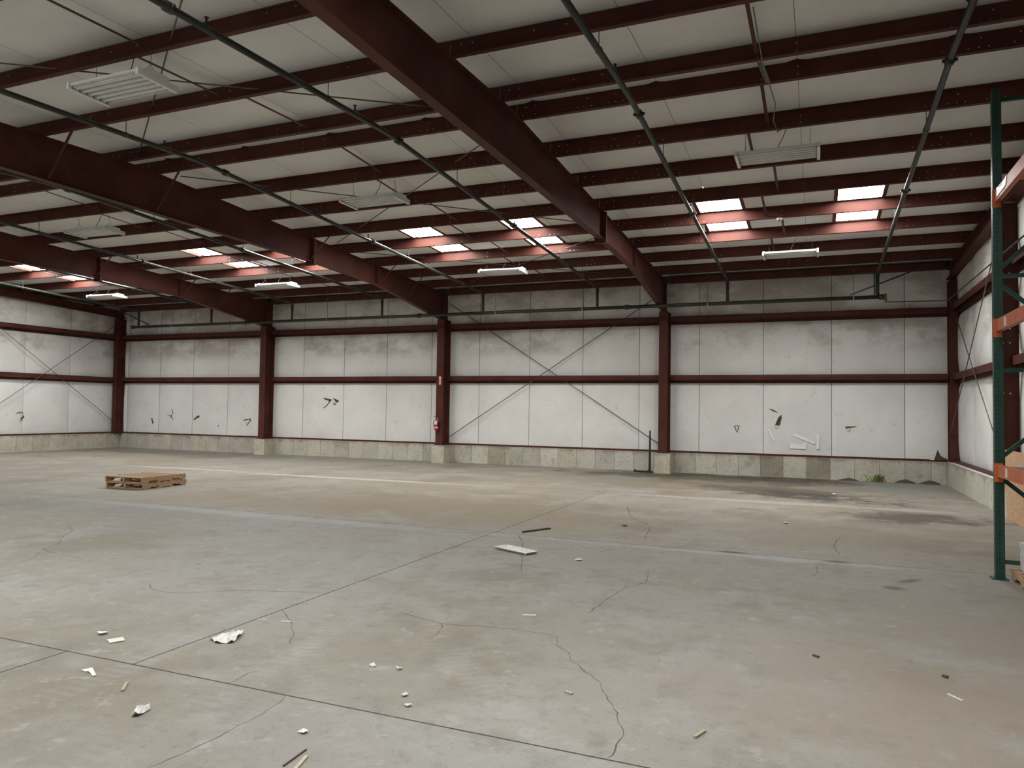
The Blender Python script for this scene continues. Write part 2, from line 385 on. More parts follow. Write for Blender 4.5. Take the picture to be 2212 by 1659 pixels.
# ------------------------------------------------------------------ ceiling
ce = struct('ceiling', MB().prism([(-27.2, YR, ZR+PH+.2), (-27.2, D+.3, zpb(D+.3)+PH+.2), (-27.2, D+.3, zpb(D+.3)+PH+.3), (-27.2, YR, ZR+PH+.3), (-27.2, FRONT-.2, zpb(FRONT-.2)+PH+.3), (-27.2, FRONT-.2, zpb(FRONT-.2)+PH+.2)], (30.8, 0, 0)), BACKING)
PY = [YR+DP+SP*k for k in range(8)]                   # far slope, k = 0 at the ridge
NY = [YR-DP-SP*k for k in range(7)]                   # near slope
SKY = []                                               # skylight spans
for x0, x1 in [(-2.33, -1.47), (.38, 1.18), (-9.42, -8.58), (-6.74, -5.94), (-16.54, -15.62), (-13.9, -13.05), (-23.85, -22.95), (-21.15, -20.3)]: SKY.append((x0, x1))
SKF = .07
gaps = [(YR-DP, YR+DP)] + [(PY[k], PY[k+1]) for k in range(7)] + [(PY[7], D+.05)] + [(NY[k+1], NY[k]) for k in range(6)] + [(NY[6]-1.524*(k+1), NY[6]-1.524*k) for k in range(2)]
cs = [XRW] + [1.58-1.822*k for k in range(17)]; cs = [c for c in cs if c > XLW+.2] + [XLW]
def ceil_panel(xa, xb, y0, y1):
    ym = (y0+y1)/2; L = y1-y0
    if abs(ym-YR) < .05: rx = math.pi/2; za = ZR+PH
    else:
        sgn = -1 if ym > YR else 1; rx = math.pi/2
    z0 = zpb(y0)+PH-.005; z1 = zpb(y1)+PH-.005
    # local panel: x width, z along slope, -y is the bulge (down)
    ang = math.atan2(z1-z0, L)
    o = put('insulation_panel', CP, None, ce, ((xa+xb)/2, y0, z0), ((xa-xb)-G, 1, math.hypot(L, z1-z0)-.004))
    t = Vector((0, L, z1-z0)).normalized(); dn = Vector((0, t.z, -t.y))
    o.matrix_local = Matrix.Translation(((xa+xb)/2, y0, z0)) @ Matrix((( -1, 0, 0), (0, -dn.y, t.y), (0, -dn.z, t.z))).to_4x4() @ Matrix.Diagonal(((xa-xb)-G, 1, math.hypot(L, z1-z0)-.004, 1))
for (y0, y1) in gaps:
    cuts = list(cs); ym = (y0+y1)/2
    if PY[3]-.1 < ym < PY[5]+.1 or NY[5]-.1 < ym < NY[3]+.1:
        here = SKY
        for xa, xb in zip(cs, cs[1:]):
            segs = [(xa, xb)]
            for (s0, s1) in here:
                a, b = s1+SKF, s0-SKF; ns = []
                for (p, q) in segs:
                    if b >= p or a <= q: ns.append((p, q)); continue
                    if p > a: ns.append((p, a))
                    if q < b: ns.append((b, q))
                segs = ns
            for p, q in segs:
                if p-q > .04: ceil_panel(p, q, y0, y1)
    else:
        for xa, xb in zip(cs, cs[1:]): ceil_panel(xa, xb, y0, y1)

# ------------------------------------------------------------------ skylights
SKYB = {0: 3, 1: 3, 2: 2, 3: 2, 4: 1, 5: 1, 6: 0, 7: 0}
for i, (x0, x1) in enumerate(SKY):
    side = ['leaning fork', 'storage rack', 'extinguisher column', 'leaning fork', 'far end wall', 'extinguisher column', 'far end wall', 'extinguisher column'][i]
    for slope, (p0, p1, p2) in (('back', PY[3:6]), ('front', NY[5:2:-1])):
        off = '_front_offscreen' if slope == 'front' else ''
        t = thing('skylight'+off, (x0, p0, zpb(p0)+PH+.02), 'bright %s-slope skylight over %s, nearer the %s' % (slope, BAYN[SKYB[i]], side), 'skylight', 'skylight panels in the %s roof slope' % slope)
        y0, y1 = p0-.03, p2+.03; za, zb = zpb(y0)+PH+.05, zpb(y1)+PH+.05
        part('pane'+off, MB().prism([(x0-.02, y0, za), (x1+.02, y0, za), (x1+.02, y1, zb), (x0-.02, y1, zb)], (0, 0, .012)), PANE, t).data.materials.append(WHITE)
        pm = t.children[-1].data
        for pg in pm.polygons: pg.material_index = 0 if pg.normal.z < -.5 else 1
        for xx in (x0-SKF, x1):
            for (ya, yb) in ((p0+.005, p1-.075), (p1+.005, p2-.075)):
                part('frame_rail', MB().prism([(xx, ya, zpb(ya)+PH-.03), (xx+SKF, ya, zpb(ya)+PH-.03), (xx+SKF, yb, zpb(yb)+PH-.03), (xx, yb, zpb(yb)+PH-.03)], (0, 0, .075)), STEEL, t)

# ------------------------------------------------------------------ steel frames
def rafter(i, label):
    X = FR[i]; t = thing('steel_rafter', (X, YR, zpb(YR)), label, 'roof beam', 'main rafters')
    hw = .075; tw = .006; tf = .012
    pts = [(YR, 5.385), (14.75, 5.37), (17.6, 5.28), (D-.5, 4.76), (D-.02, 4.76)]
    far = [(y, z) for y, z in pts]; near = [(2*YR-y, z) for y, z in pts]
    near = [(max(y, FRONT+.02), z) for y, z in near]
    prof = near[::-1] + far[1:]
    top = [(D-.02, zpb(D-.02)), (YR, ZR), (FRONT+.02, zpb(FRONT+.02))]
    poly = [(X-tw, y, z) for y, z in prof] + [(X-tw, y, z-.001) for y, z in top]
    part('web', MB().prism(poly, (2*tw, 0, 0)), STEEL, t)
    for a, b in zip(prof, prof[1:]):
        if a[0] < b[0]: part('bottom_flange', MB().prism([(X-hw, a[0], a[1]), (X+hw, a[0], a[1]), (X+hw, b[0], b[1]), (X-hw, b[0], b[1])], (0, 0, -tf)), STEEL, t)
    for a, b in zip(top, top[1:]):
        part('top_flange', MB().prism([(X-hw, a[0], a[1]-tf), (X+hw, a[0], a[1]-tf), (X+hw, b[0], b[1]-tf), (X-hw, b[0], b[1]-tf)], (0, 0, tf-.001)), STEEL, t)
    for y, ext in ((14.75, .10), (2*YR-14.75, .10)):
        zb = 5.385 if y == YR else 5.37
        for s in (-1, 1):
            part('splice_plate', MB().box(X-hw-.05, X+hw+.05, y+s*.021-.02, y+s*.021+.02, zb-ext, zpb(y)-.014), STEEL, t)
    for y, zb in ((17.6, 5.28), (2*YR-17.6, 5.28), (D-.48, 4.76)):
        for s in (-1, 1):
            part('stiffener', MB().box(X+s*tw if s > 0 else X-hw, X+hw if s > 0 else X-tw, y-.006, y+.006, zb, zpb(y)-.014), STEEL, t)
    for y in (PY[0], PY[3], PY[5], PY[6], NY[1]):
        zb = 5.385 if y < 14.75 else 5.37-(y-14.75)*.032 if y < 17.6 else 5.28-(y-17.6)*.125
        for s in (-1, 1):
            if 0 < i < 3 or (i == 3 and s < 0):
                L = .62; dy = -.07 if y > YR else .07
                part('flange_brace', MB().bar((X+s*.07, y+dy, zb+.02), (X+s*L, y+dy*.6, zpb(y)+.03), .045, .006), STEEL, t)
    return t
rafter(3, 'tapered red steel rafter between the storage rack bay and the crossed rod bay')
rafter(2, 'tapered red steel rafter rising from the fire extinguisher column')
rafter(1, 'tapered red steel rafter rising from the column nearest the far end wall')
def end_rafter(X, label, s):
    t = thing('end_wall_rafter', (X, YR, zpb(YR)), label, 'roof beam', 'end wall rafters'); d = .27; hw = .10
    top = [(D-.02, zpb(D-.02)), (YR, ZR), (FRONT+.02, zpb(FRONT+.02))]
    for a, b in zip(top, top[1:]):
        part('web', MB().prism([(X-.006, a[0], a[1]-.001), (X-.006, b[0], b[1]-.001), (X-.006, b[0], b[1]-d), (X-.006, a[0], a[1]-d)], (.012, 0, 0)), STEEL, t)
        for dz, nm in ((-.013, 'top_flange'), (-d-.012, 'bottom_flange')):
            part(nm, MB().prism([(X-hw, a[0], a[1]+dz), (X+hw, a[0], a[1]+dz), (X+hw, b[0], b[1]+dz), (X-hw, b[0], b[1]+dz)], (0, 0, .012)), STEEL, t)
end_rafter(3.20, 'slim red steel rafter along the wall behind the storage rack', 1)
end_rafter(-26.70, 'slim red steel rafter along the far end wall', -1)

def column(X, label, wf=.13, d0=.5, d1=.5, ztop=4.745, zb=.585):
    t = thing('steel_column', (X, D-d0, zb), label, 'column', 'wall columns')
    b = D-.03; z1 = ztop
    part('base_plate', MB().box(X-wf-.03, X+wf+.03, D-d0-.03, b+.01, zb, zb+.02), STEEL, t)
    part('front_flange', MB().prism([(X-wf, D-d0, zb+.02), (X+wf, D-d0, zb+.02), (X+wf, D-d1, z1), (X-wf, D-d1, z1)], (0, .014, 0)), STEEL, t)
    part('web', MB().prism([(X-.005, D-d0+.014, zb+.02), (X-.005, b, zb+.02), (X-.005, b, z1), (X-.005, D-d1+.014, z1)], (.01, 0, 0)), STEEL, t)
    part('back_flange', MB().box(X-wf, X+wf, b, b+.014, zb+.02, z1), STEEL, t)
    return t
column(FR[3], 'red steel wall column with the black fork leaning beside its pier')
column(FR[2], 'red steel wall column carrying the fire extinguisher and arrow sign')
column(FR[1], 'red steel wall column nearest the far end wall, nothing hung on it')
def corner_column(X0, X1, label, d=.38):
    t = thing('corner_column', ((X0+X1)/2, D-d, .605), label, 'column', 'corner columns'); z0 = .605; z1 = 5.3
    part('base_plate', MB().box(X0-.01, X1+.01, D-d-.02, D, z0, z0+.015), STEEL, t)
    part('front_flange', MB().box(X0, X1, D-d, D-d+.012, z0+.015, z1), STEEL, t)
    part('web', MB().box((X0+X1)/2-.005, (X0+X1)/2+.005, D-d+.012, D-.012, z0+.015, z1), STEEL, t)
    part('back_flange', MB().box(X0, X1, D-.012, D, z0+.015, z1), STEEL, t)
corner_column(3.135, 3.335, 'dark red corner column in the corner behind the storage rack')
corner_column(-26.80, -26.58, 'dark red corner column where the back wall meets the far end wall')
def side_column(X0, X1, y, label):
    t = thing('side_wall_column', (X0, y, .605), label, 'column', 'side wall columns'); z0 = .605; z1 = zpb(y)-.30; w_ = .10
    part('base_plate', MB().box(X0-.01, X1+.01, y-w_-.02, y+w_+.02, z0, z0+.015), STEEL, t)
    part('front_flange', MB().box(X0, X0+.012, y-w_, y+w_, z0+.015, z1), STEEL, t)
    part('web', MB().box(X0+.012, X1, y-.005, y+.005, z0+.015, z1), STEEL, t)
    mb = MB()
    for z in (3.1, 3.35, 2.2, 4.35): 
        for dx in (.06, .16): mb.tube([(X0+dx, y-.005, z), (X0+dx, y-.02, z)], .013, 6)
    o = part('bolt', mb, BOLT, t); o['kind'] = 'stuff'
side_column(3.0, 3.3, 15.45, 'brown steel column on the side wall seen behind the green rack post')

# concrete piers under the back wall columns
for i, lab in ((3, 'concrete pier under the column beside the leaning fork'), (2, 'concrete pier under the fire extinguisher column'), (1, 'concrete pier under the column nearest the far end wall')):
    X = FR[i]; g = {3: (1.0, .95, .87), 2: (1.0, .98, .92), 1: (1.0, .97, .91)}[i]
    mb = MB(); c = .012; x0, x1, y0, y1 = X-.235, X+.235, D-.58, D-.003
    mb.prism([(x0+c, y0, 0), (x1-c, y0, 0), (x1, y0+c, 0), (x1, y1, 0), (x0, y1, 0), (x0, y0+c, 0)], (0, 0, .583))
    o = solo('concrete_pier', mb, STEMM, lab, 'concrete pier', 'column piers', (X, D-.3, 0)); o.color = (*g, 1)

# ------------------------------------------------------------------ purlins
def bolts_for(x0, x1, y, far, seed):
    r = random.Random(seed); mb = MB(); z = zpb(y)
    yw = y-.07 if far else y
    def dot(x, zz, rr=.008): mb.tube([(x, yw-.001, zz), (x, yw-.012, zz)], rr, 6)
    for base, sgn in ((x0, 1), (x1, -1)):
        for q in (.10, .30, .52, .72, .95, 1.05, 1.16, 1.42, 1.52, 1.63, 1.9):
            dot(base+sgn*q, z+.045)
        for q in (.15, .3, 1.1, 1.5): dot(base+sgn*q, z+.16, .009)
    xm = (x0+x1)/2
    for q in (-.25, .2): dot(xm+q, z+.05); dot(xm+q, z+.15, .009)
    return mb
PURL = [(y, True) for y in PY[::-1]] + [(y, False) for y in NY]
for n, (y, far) in enumerate(PURL):
    for b in range(4):
        x0, x1 = FR[b]+.002, FR[b+1]-.002
        if b == 0: x0 = XLW+.05
        if b == 3: x1 = XRW-.02
        lab = 'dark red roof purlin, %s from the back wall, over %s' % (ORD[n], BAYN[b])
        t = thing('roof_purlin', ((x0+x1)/2, y, zpb(y)), lab, 'purlin', 'roof purlins')
        z = zpb(y); fw_ = .07; th = .004
        if far: prof = [(y-fw_, z+PH), (y-fw_, z), (y, z), (y, z+.018)]; topf = (y-2*fw_, y-fw_)
        else: prof = [(y, z+PH), (y, z), (y-fw_, z), (y-fw_, z+.018)]; topf = (y, y+fw_)
        mb = MB()
        yw = prof[0][0]
        mb.box(x0, x1, yw-th/2, yw+th/2, z+th, z+PH-.012)
        part('web', mb, STEEL, t)
        ya, yb = sorted((prof[1][0], prof[2][0]))
        mb = MB().box(x0, x1, ya-th/2, yb+th/2, z+.0005, z+th); yl = prof[2][0]
        mb.box(x0, x1, yl-th/2, yl+th/2, z+th, z+.018)
        part('bottom_flange', mb, STEEL, t)
        part('top_flange', MB().box(x0, x1, topf[0], topf[1], z+PH-.012-.004, z+PH-.012), STEEL, t)
        o = part('bolt', bolts_for(x0, x1, y, far, n*7+b), BOLT, t); o['kind'] = 'stuff'
for b in range(4):
    x0, x1 = FR[b]+.13, FR[b+1]-.13
    if b == 0: x0 = -26.5
    if b == 3: x1 = 3.08
    z = zpb(D)-.01
    t = thing('eave_strut', ((x0+x1)/2, D-.1, z), 'dark steel eave strut topping the back wall of %s' % BAYN[b], 'eave strut', 'eave struts')
    part('web', MB().box(x0, x1, D-.24, D-.236, z, z+.17), STEEL, t)
    part('bottom_flange', MB().box(x0, x1, D-.236, D-.04, z, z+.004), STEEL, t)
    part('lip', MB().box(x0, x1, D-.04, D-.036, z, z+.06), STEEL, t)
# sag straps between purlins, staggered
seq = NY[::-1] + PY
for bi, xm in ((3, -.84), (2, -7.6), (1, -15.0), (0, -22.4)):
    for k, (ya, yb) in enumerate(zip(seq, seq[1:])):
        if abs((ya+yb)/2-YR) < .05: continue
        xx = xm + (.15 if (k % 2 == 1) else -.15)
        g0 = ya+.004 if ya > YR else ya+.004; g1 = (yb-.075) if yb > YR else yb-.075
        n_ = 7-k if False else None
        pos = len(seq)-1-k
        solo('sag_strap', MB().bar((xx, g0, zpb(ya)+.06), (xx, g1, zpb(yb)+.06), .045, .006), STEEL,
             'thin steel purlin strap, %s from the back wall, in %s' % (ORD[len(seq)-2-k], BAYN[bi]), 'steel strap', 'purlin straps', (xx, g0, zpb(ya)+.06))

# ------------------------------------------------------------------ wall girts
for b in range(4):
    x0, x1 = FR[b]+.135, FR[b+1]-.135
    if b == 0: x0 = -26.57
    if b == 3: x1 = 3.13
    for zt, w_ in ((GM, 'lower'), (GT, 'upper')):
        t = thing('wall_girt', ((x0+x1)/2, D-.1, zt-GH), '%s red steel girt across the back wall of %s' % (w_, BAYN[b]), 'wall girt', 'back wall girts')
        yf = D-.17
        part('front_flange', MB().prism([(x0, yf, zt-GH), (x0, yf-.012, zt-GH+.05), (x0, yf-.012, zt-.05), (x0, yf, zt), (x0, yf+.006, zt), (x0, yf+.006, zt-GH)], (x1-x0, 0, 0)), STEEL, t)
        part('web', MB().box(x0, x1, yf+.006, D+.04, zt-.006, zt), STEEL, t)
        part('back_flange', MB().box(x0, x1, D+.036, D+.044, zt-GH-GAP, zt-.006), STEEL, t)
for side, X, xf, s in (('side wall behind the storage rack', XRW, XRW-.14, -1), ('far end wall', XLW, XLW+.16, 1)):
    for zt, w_ in ((GM-.02, 'lower'), (GT+.02, 'upper')):
        y0, y1 = (8.5, D-.39) 
        t = thing('side_girt', (X, (y0+y1)/2, zt-GH), '%s red steel girt running along the %s' % (w_, side), 'wall girt', 'side wall girts')
        a, b_ = sorted((xf, xf-s*.006))
        part('front_flange', MB().box(a, b_, y0, y1, zt-GH, zt), STEEL, t)
        a, b_ = sorted((xf-s*.006, X-s*.004)); part('web', MB().box(a, b_, y0, y1, zt-.006, zt), STEEL, t)
        a, b_ = sorted((X-s*.004, X+s*.004)); part('back_flange', MB().box(a, b_, y0, y1, zt-GH-GAP, zt-.006), STEEL, t)

# ------------------------------------------------------------------ brace rods
def rod(a, b, label, r=.011, cat='brace rod', group='bracing rods', mat=None):
    solo('brace_rod', MB().tube([a, b], r, 6), mat or ROD, label, cat, group, a, True)
yb_ = D-.09
rod((-11.40, yb_, 5.30), (-4.31, yb_, .80), 'thin steel rod sloping down to the pier with the leaning fork', .012)
rod((-11.40, yb_-.03, .82), (-4.31, yb_-.03, 5.32), 'thin steel rod sloping down to the pier under the fire extinguisher', .012)
rod((3.16, 21.68, 4.78), (3.16, 15.6, .66), 'thin rod on the side wall sloping down to the brown column')
rod((3.13, 21.68, 1.30), (3.13, 15.6, 5.55), 'thin rod on the side wall sloping down to the corner column')
rod((-26.70, 21.68, 1.08), (-26.70, 15.6, 5.45), 'thin rod on the far end wall sloping down to the corner')
rod((-26.67, 21.68, 5.05), (-26.67, 15.6, .66), 'thin rod on the far end wall sloping up to the corner')
# crossed roof rods under the purlins of the braced bay
zr = lambda y: zpb(y)-.03
zr = lambda y: zpb(y)+.115
def rr(x0, y0, x1, y1, lab): rod((x0, y0, zr(y0)), (x1, y1, zr(y1)), lab)
rr(-4.25, 4.24, -11.45, 9.62, 'thin roof rod from the middle rafter passing over the six-tube light')
rr(-11.45, 4.55, -4.25, 10.18, 'thin roof rod from the extinguisher rafter passing over the six-tube light')
rr(-11.45, 10.6, -4.25, 16.2, 'thin roof rod from the extinguisher rafter at the ridge toward the skylights')
rr(-4.25, 10.32, -11.45, 15.66, 'thin roof rod from the middle rafter at the ridge toward the skylights')
rr(-11.45, 16.6, -4.25, 21.75, 'thin roof rod from the extinguisher rafter at the skylights to the back wall')
rr(-4.25, 16.5, -11.45, 21.75, 'thin roof rod from the middle rafter at the skylights to the back wall')

# ------------------------------------------------------------------ sprinkler pipework
ZM = 4.785; YM = 20.76
KP = .959
BX = [x*KP for x in (1.476, -2.368, -6.206, -10.046, -13.88, -17.72, -21.56, -25.40)]
BL = ['running out over the storage rack bay, nearest the rack', 'over the storage rack bay, nearest the middle rafter', 'over the crossed rod bay, beside the middle rafter',
      'over the crossed rod bay, beside the extinguisher rafter', 'past the extinguisher rafter, beside that rafter', 'past the extinguisher rafter, farther from that rafter',
      'over the far end bay, nearest its rafter', 'closest to the far end wall']
for i, X in enumerate(BX):
    YK = 9.39; zc = lambda y: 5.903-.0435*abs(y-YK)
    t = thing('sprinkler_branch_pipe', (X, YM, ZM), 'dark green sprinkler branch pipe %s' % BL[i], 'pipe', 'sprinkler branch pipes')
    ye = YM
    part('pipe', MB().tube([(X, 2.6, zc(2.6)), (X, YK-.15, zc(YK-.15)), (X, YK+.15, zc(YK+.15)), (X, ye-.05, zc(ye)), (X, ye, zc(ye)-.05)], [.038]*5, 12), PIPE, t, True)
    part('riser', MB().tube([(X, ye, zc(ye)-.04), (X, ye, ZM+.06)], .042, 10), PIPE, t, True)
    part('elbow', MB().tube([(X, ye-.10, zc(ye)), (X, ye-.01, zc(ye)-.01), (X, ye, zc(ye)-.11)], .050, 10), PIPE, t, True)
    for y in (9.65, 14.3, 5.3):
        yy_ = y + (.25 if i % 2 else 0)
        cp = part('coupling', MB().tube([(X, yy_-.05, zc(yy_-.05)), (X, yy_+.05, zc(yy_+.05))], .056, 10), PIPE, t, True)
        part('coupling_bolt', MB().box(X-.08, X+.08, yy_-.014, yy_+.014, zc(yy_)-.016, zc(yy_)+.016), PIPE, cp)
    hd = [NY[0]-.95 + (i % 2)*.1, NY[2]-.6, PY[1]+.75, PY[3]-.35, PY[5]-.5, PY[6]+.9]
    for y in hd:
        h = part('sprinkler_head', MB().tube([(X, y, zc(y)+.03), (X, y, zc(y)+.07), (X, y, zc(y)+.12)], [.018, .013, .010], 8), PIPE, t, True)
        part('deflector', MB().tube([(X, y, zc(y)+.118), (X, y, zc(y)+.124)], .028, 10), PIPE, h)
    for y in (NY[1], PY[1], PY[4], PY[6]):
        part('hanger_rod', MB().tube([(X, y-.035, zc(y)+.03), (X, y-.035, zpb(y)+.012)], .006, 6), ROD, t)
        part('hanger_ring', MB().tube([(X, y-.045, zc(y)), (X, y-.025, zc(y))], .045, 10), ROD, t)
t = thing('sprinkler_main_pipe', (-12, YM, ZM), 'long dark green sprinkler main running along the back wall', 'pipe')
part('pipe', MB().tube([(-24.7, YM, ZM), (1.555, YM, ZM)], .052, 12), PIPE, t, True)
for x in (-19.1, -11.9, -5.08, 1.5, -24.65):
    part('coupling', MB().tube([(x-.06, YM, ZM), (x+.06, YM, ZM)], .072, 12), PIPE, t, True)
part('end_cap', MB().tube([(1.57, YM, ZM), (1.62, YM, ZM)], .085, 12), paint('rusty_cap', (.16, .07, .045), None, .6), t, True)
for x in (-22.6, -15.5, -9.2, -6.4, -2.8, .86):
    part('hanger_rod', MB().tube([(x, YM, ZM+.04), (x, YM, zpb(PY[7])+.02)], .006, 6), ROD, t)
    part('hanger_ring', MB().tube([(x-.012, YM, ZM), (x+.012, YM, ZM)], .059, 12), BOLT, t)
for xe, s in ((1.32, -1), (-24.3, 1)):
    part('sway_brace', MB().bar((xe+s*.55, YM-.06, ZM+.07), (xe-s*1.05, YM-.03, ZM+.68), .035, .035), PIPE, t)
    part('sway_post', MB().tube([(xe+.02, YM-.09, ZM), (xe+.02, YM-.09, ZM+.6)], .018, 8), PIPE, t)
t = thing('drain_pipe', (2.4, YM, 4.63), 'thin drain pipe leading from the main pipe end into the corner behind the rack', 'pipe')
part('pipe', MB().tube([(1.60, YM, 4.66), (1.64, YM, 4.645), (2.92, YM, 4.63), (2.97, YM-.04, 4.63), (2.98, 8.5, 4.60)], .014, 8), PIPE, t, True)
part('valve', MB().tube([(1.60, YM, 4.725), (1.60, YM, 4.64)], .032, 10), paint('brass', (.30, .16, .07), None, .35, .7), t, True)

# ------------------------------------------------------------------ light fixtures (switched off)
def fixture(cx, cy, zb, hang_y, label, rz=0, cord=None):
    t = thing('high_bay_light', (cx, cy, zb), label, 'light fixture', 'hanging fluorescent lights', rz)
    L = 1.20; W = .58
    def lp(name, mb, mat, smooth=False, par=None): return part(name, mb, mat, par or t, smooth, False)
    # reflector body: shallow trough with ribs
    lp('housing', MB().prism([(-L/2+.05, -W/2+.01, .055), (-L/2+.05, -W/2+.14, .10), (-L/2+.05, W/2-.14, .10), (-L/2+.05, W/2-.01, .055), (-L/2+.05, W/2-.01, .028), (-L/2+.05, -W/2+.01, .028)], (L-.1, 0, 0)), WHITE)
    for k in range(6):
        y = -W/2+.055+k*(W-.11)/5
        tb = lp('lamp_tube', MB().tube([(-L/2+.05, y, .014), (L/2-.05, y, .014)], .009, 8), TUBE, True)
    for k in range(5):
        y = -W/2+.055+(k+.5)*(W-.11)/5
        lp('reflector_rib', MB().prism([(-L/2+.05, y-.026, .028), (-L/2+.05, y, .006), (-L/2+.05, y+.026, .028)], (L-.1, 0, 0)), WHITE)
    for s in (-1, 1):
        x = s*(L/2-.022)
        e = lp('end_cap', MB().prism([(x-.022, -W/2, -.012), (x-.022, -W/2, .066), (x-.022, -W/2+.13, .07), (x-.022, -W/2+.14, .115), (x-.022, W/2-.14, .115), (x-.022, W/2-.13, .07), (x-.022, W/2, .066), (x-.022, W/2, -.012)], (.044, 0, 0)), WHITE)
        for k in range(6):
            y = -W/2+.055+k*(W-.11)/5
            lp('lamp_socket', MB().box(x-s*.022-.008, x-s*.022+.008, y-.014, y+.014, .0005, .026), CABLE, par=e)
        ht = zpb(hang_y)+.01-zb
        dy = hang_y-.035-cy
        kx = s*(L/2-.14); km = .13
        wire = MB(); wire.tube([(kx, -.13, .10), (kx, 0, .10+km), (kx, .13, .10)], .0035, 5); wire.tube([(kx, 0, .09+km), (kx, dy if abs(dy) < .4 else 0, max(ht, .09+km+.05))], .0035, 5)
        lp('hanging_wire', wire, ROD)
    top = zpb(hang_y)+.02-zb
    lp('power_cord', MB().tube([(0, 0, .09), (.02, .03, .2), (.07, .06, top*.7), (.12, .05, top)], .006, 6), CABLE, True)
    lp('cord_grip', MB().box(-.05, .05, -.03, .03, .085, .12), WHITE)
    return t
BS = BAYN
fixture(-.56, 11.70, 5.66, PY[1], 'white tube light hung near the ridge in the bay beside the storage rack')
fixture(-.57, 17.95, 5.41, PY[5], 'white tube light hung near the back wall in the bay beside the storage rack')
fixture(-7.72, 11.70, 5.65, PY[1], 'white tube light hung near the ridge in the bay with the crossed rods')
fixture(-7.72, 17.85, 5.41, PY[5], 'white tube light hung near the back wall in the bay with the crossed rods', .06)
fixture(-7.85, 6.35, 5.62, NY[2], 'six-tube white light with visible tubes hung on the near roof slope')
fixture(-15.2, 11.70, 5.65, PY[1], 'white tube light hung near the ridge past the extinguisher rafter', .05)
fixture(-15.1, 17.75, 5.40, PY[5], 'white tube light hung near the back wall past the extinguisher column', .05)
fixture(-22.35, 17.75, 5.40, PY[5], 'white tube light hung near the back wall at the far end wall', .06)
# puck shaped sensor, conduit drop
t = thing('occupancy_sensor', (-.73, PY[4]-.02, zpb(PY[4])), 'small white round sensor fixed under a purlin between two skylights', 'sensor')
zz = zpb(PY[4])
part('puck', MB().tube([(-.73, PY[4]-.035, zz-.003), (-.73, PY[4]-.035, zz-.03), (-.73, PY[4]-.035, zz-.055)], [.065, .065, .04], 14), WHITE, t, True)
part('lens', MB().tube([(-.73, PY[4]-.035, zz-.055), (-.73, PY[4]-.035, zz-.062)], [.03, .02], 12), BLACK, t, True)
solo('power_cable', MB().tube([(-.62, NY[1], 6.02), (-.60, NY[0]-.4, 5.93), (-.52, PY[0]+.2, 5.94), (-.58, PY[1]-.7, 5.96), (-.55, PY[1]-.12, 6.0), (-.40, PY[1]-.09, 6.10)], .008, 6), CABLE,
     'grey cable looping down under the ridge purlins above the tube light', 'cable', None, (-.6, NY[0], 6.0), True)
solo('metal_tag', MB().bar((-.66, NY[0]+.01, zpb(NY[0])-.004), (-.60, PY[0]-.08, zpb(PY[0])-.004), .07, .005), paint('dull_bracket', (.10, .085, .07), None, .6),
     'short dull steel bracket joining the two ridge purlins beside the grey cable', 'bracket', None, (-.63, YR, ZR))

# ------------------------------------------------------------------ pallets
def pallet(loc, rz, label, nb=7, seed=1, Lx=1.02, Ly=1.22, group='stacked wooden pallets'):
    t = thing('wooden_pallet', loc, label, 'pallet', group, rz); r = random.Random(seed)
    def lp(n, mb, par=None): return part(n, mb, WOOD, par or t, False, False)
    # stringers run along y
    for x in (-Lx/2+.02, 0, Lx/2-.02):
        y0, y1 = -Ly/2, Ly/2; z0, z1 = .018, .105; a = .30
        pr = [(x-.019, y0, z0), (x-.019, y0+.18, z0), (x-.019, y0+.22, z0+.035), (x-.019, y0+.40, z0+.035), (x-.019, y0+.44, z0), (x-.019, y1-.44, z0), (x-.019, y1-.40, z0+.035), (x-.019, y1-.22, z0+.035), (x-.019, y1-.18, z0), (x-.019, y1, z0), (x-.019, y1, z1), (x-.019, y0, z1)]
        lp('stringer', MB().prism(pr, (.038, 0, 0)))
    for k in range(nb):
        w_ = .135 if k in (0, nb-1) else .09
        y = -Ly/2+w_/2+.0 + k*(Ly-w_)/(nb-1); e = r.uniform(-.012, .012)
        lp('deck_board', MB().box(-Lx/2+e, Lx/2+e, y-w_/2, y+w_/2, .1055, .1225+r.uniform(0, .002)))
    for k in range(4):
        y = -Ly/2+.07 + k*(Ly-.14)/3
        lp('bottom_board', MB().box(-Lx/2, Lx/2, y-.05, y+.05, .001, .0175))
    return t
PR = .075
pallet((-13.55, 11.90, 0), PR, 'wooden pallet on the floor with another pallet stacked on it', 7, 1)
pallet((-13.58, 11.90, .1255), PR-.01, 'wooden pallet resting on top of the other pallet in open floor', 8, 2)
pallet((2.385, 9.04, 0), .0, 'wooden pallet under the rack beam carrying white cartons', 7, 5, .84, 1.22, None)

# ------------------------------------------------------------------ pallet rack
t = thing('pallet_rack', (2.4, 8.3, 0), 'green upright pallet rack with orange beams beside the side wall', 'pallet rack')
def post(x, y, top=5.46, sgn=1):
    p = part('post', MB().add([], []).prism([(x-.045, y-.04, .012), (x+.045, y-.04, .012), (x+.045, y+.04, .012), (x+.030, y+.04, .012), (x+.030, y-.026, .012), (x-.030, y-.026, .012), (x-.030, y+.04, .012), (x-.045, y+.04, .012)], (0, 0, top-.012)), RACKG, t)
    mb = MB(); z = .12
    while z < top-.05:
        mb.box(x-.046, x-.0445, y-.018, y-.002, z, z+.022); mb.box(x-.012, x+.006, y-.0415, y-.0395, z, z+.022); z += .0508
    o = part('slot', mb, BLACK, p); o['kind'] = 'stuff'
    part('foot_plate', MB().box(x-.085, x+.075, y-.08, y+.08, 0, .012), RACKG, t)
XA, XB = 1.855, 2.90
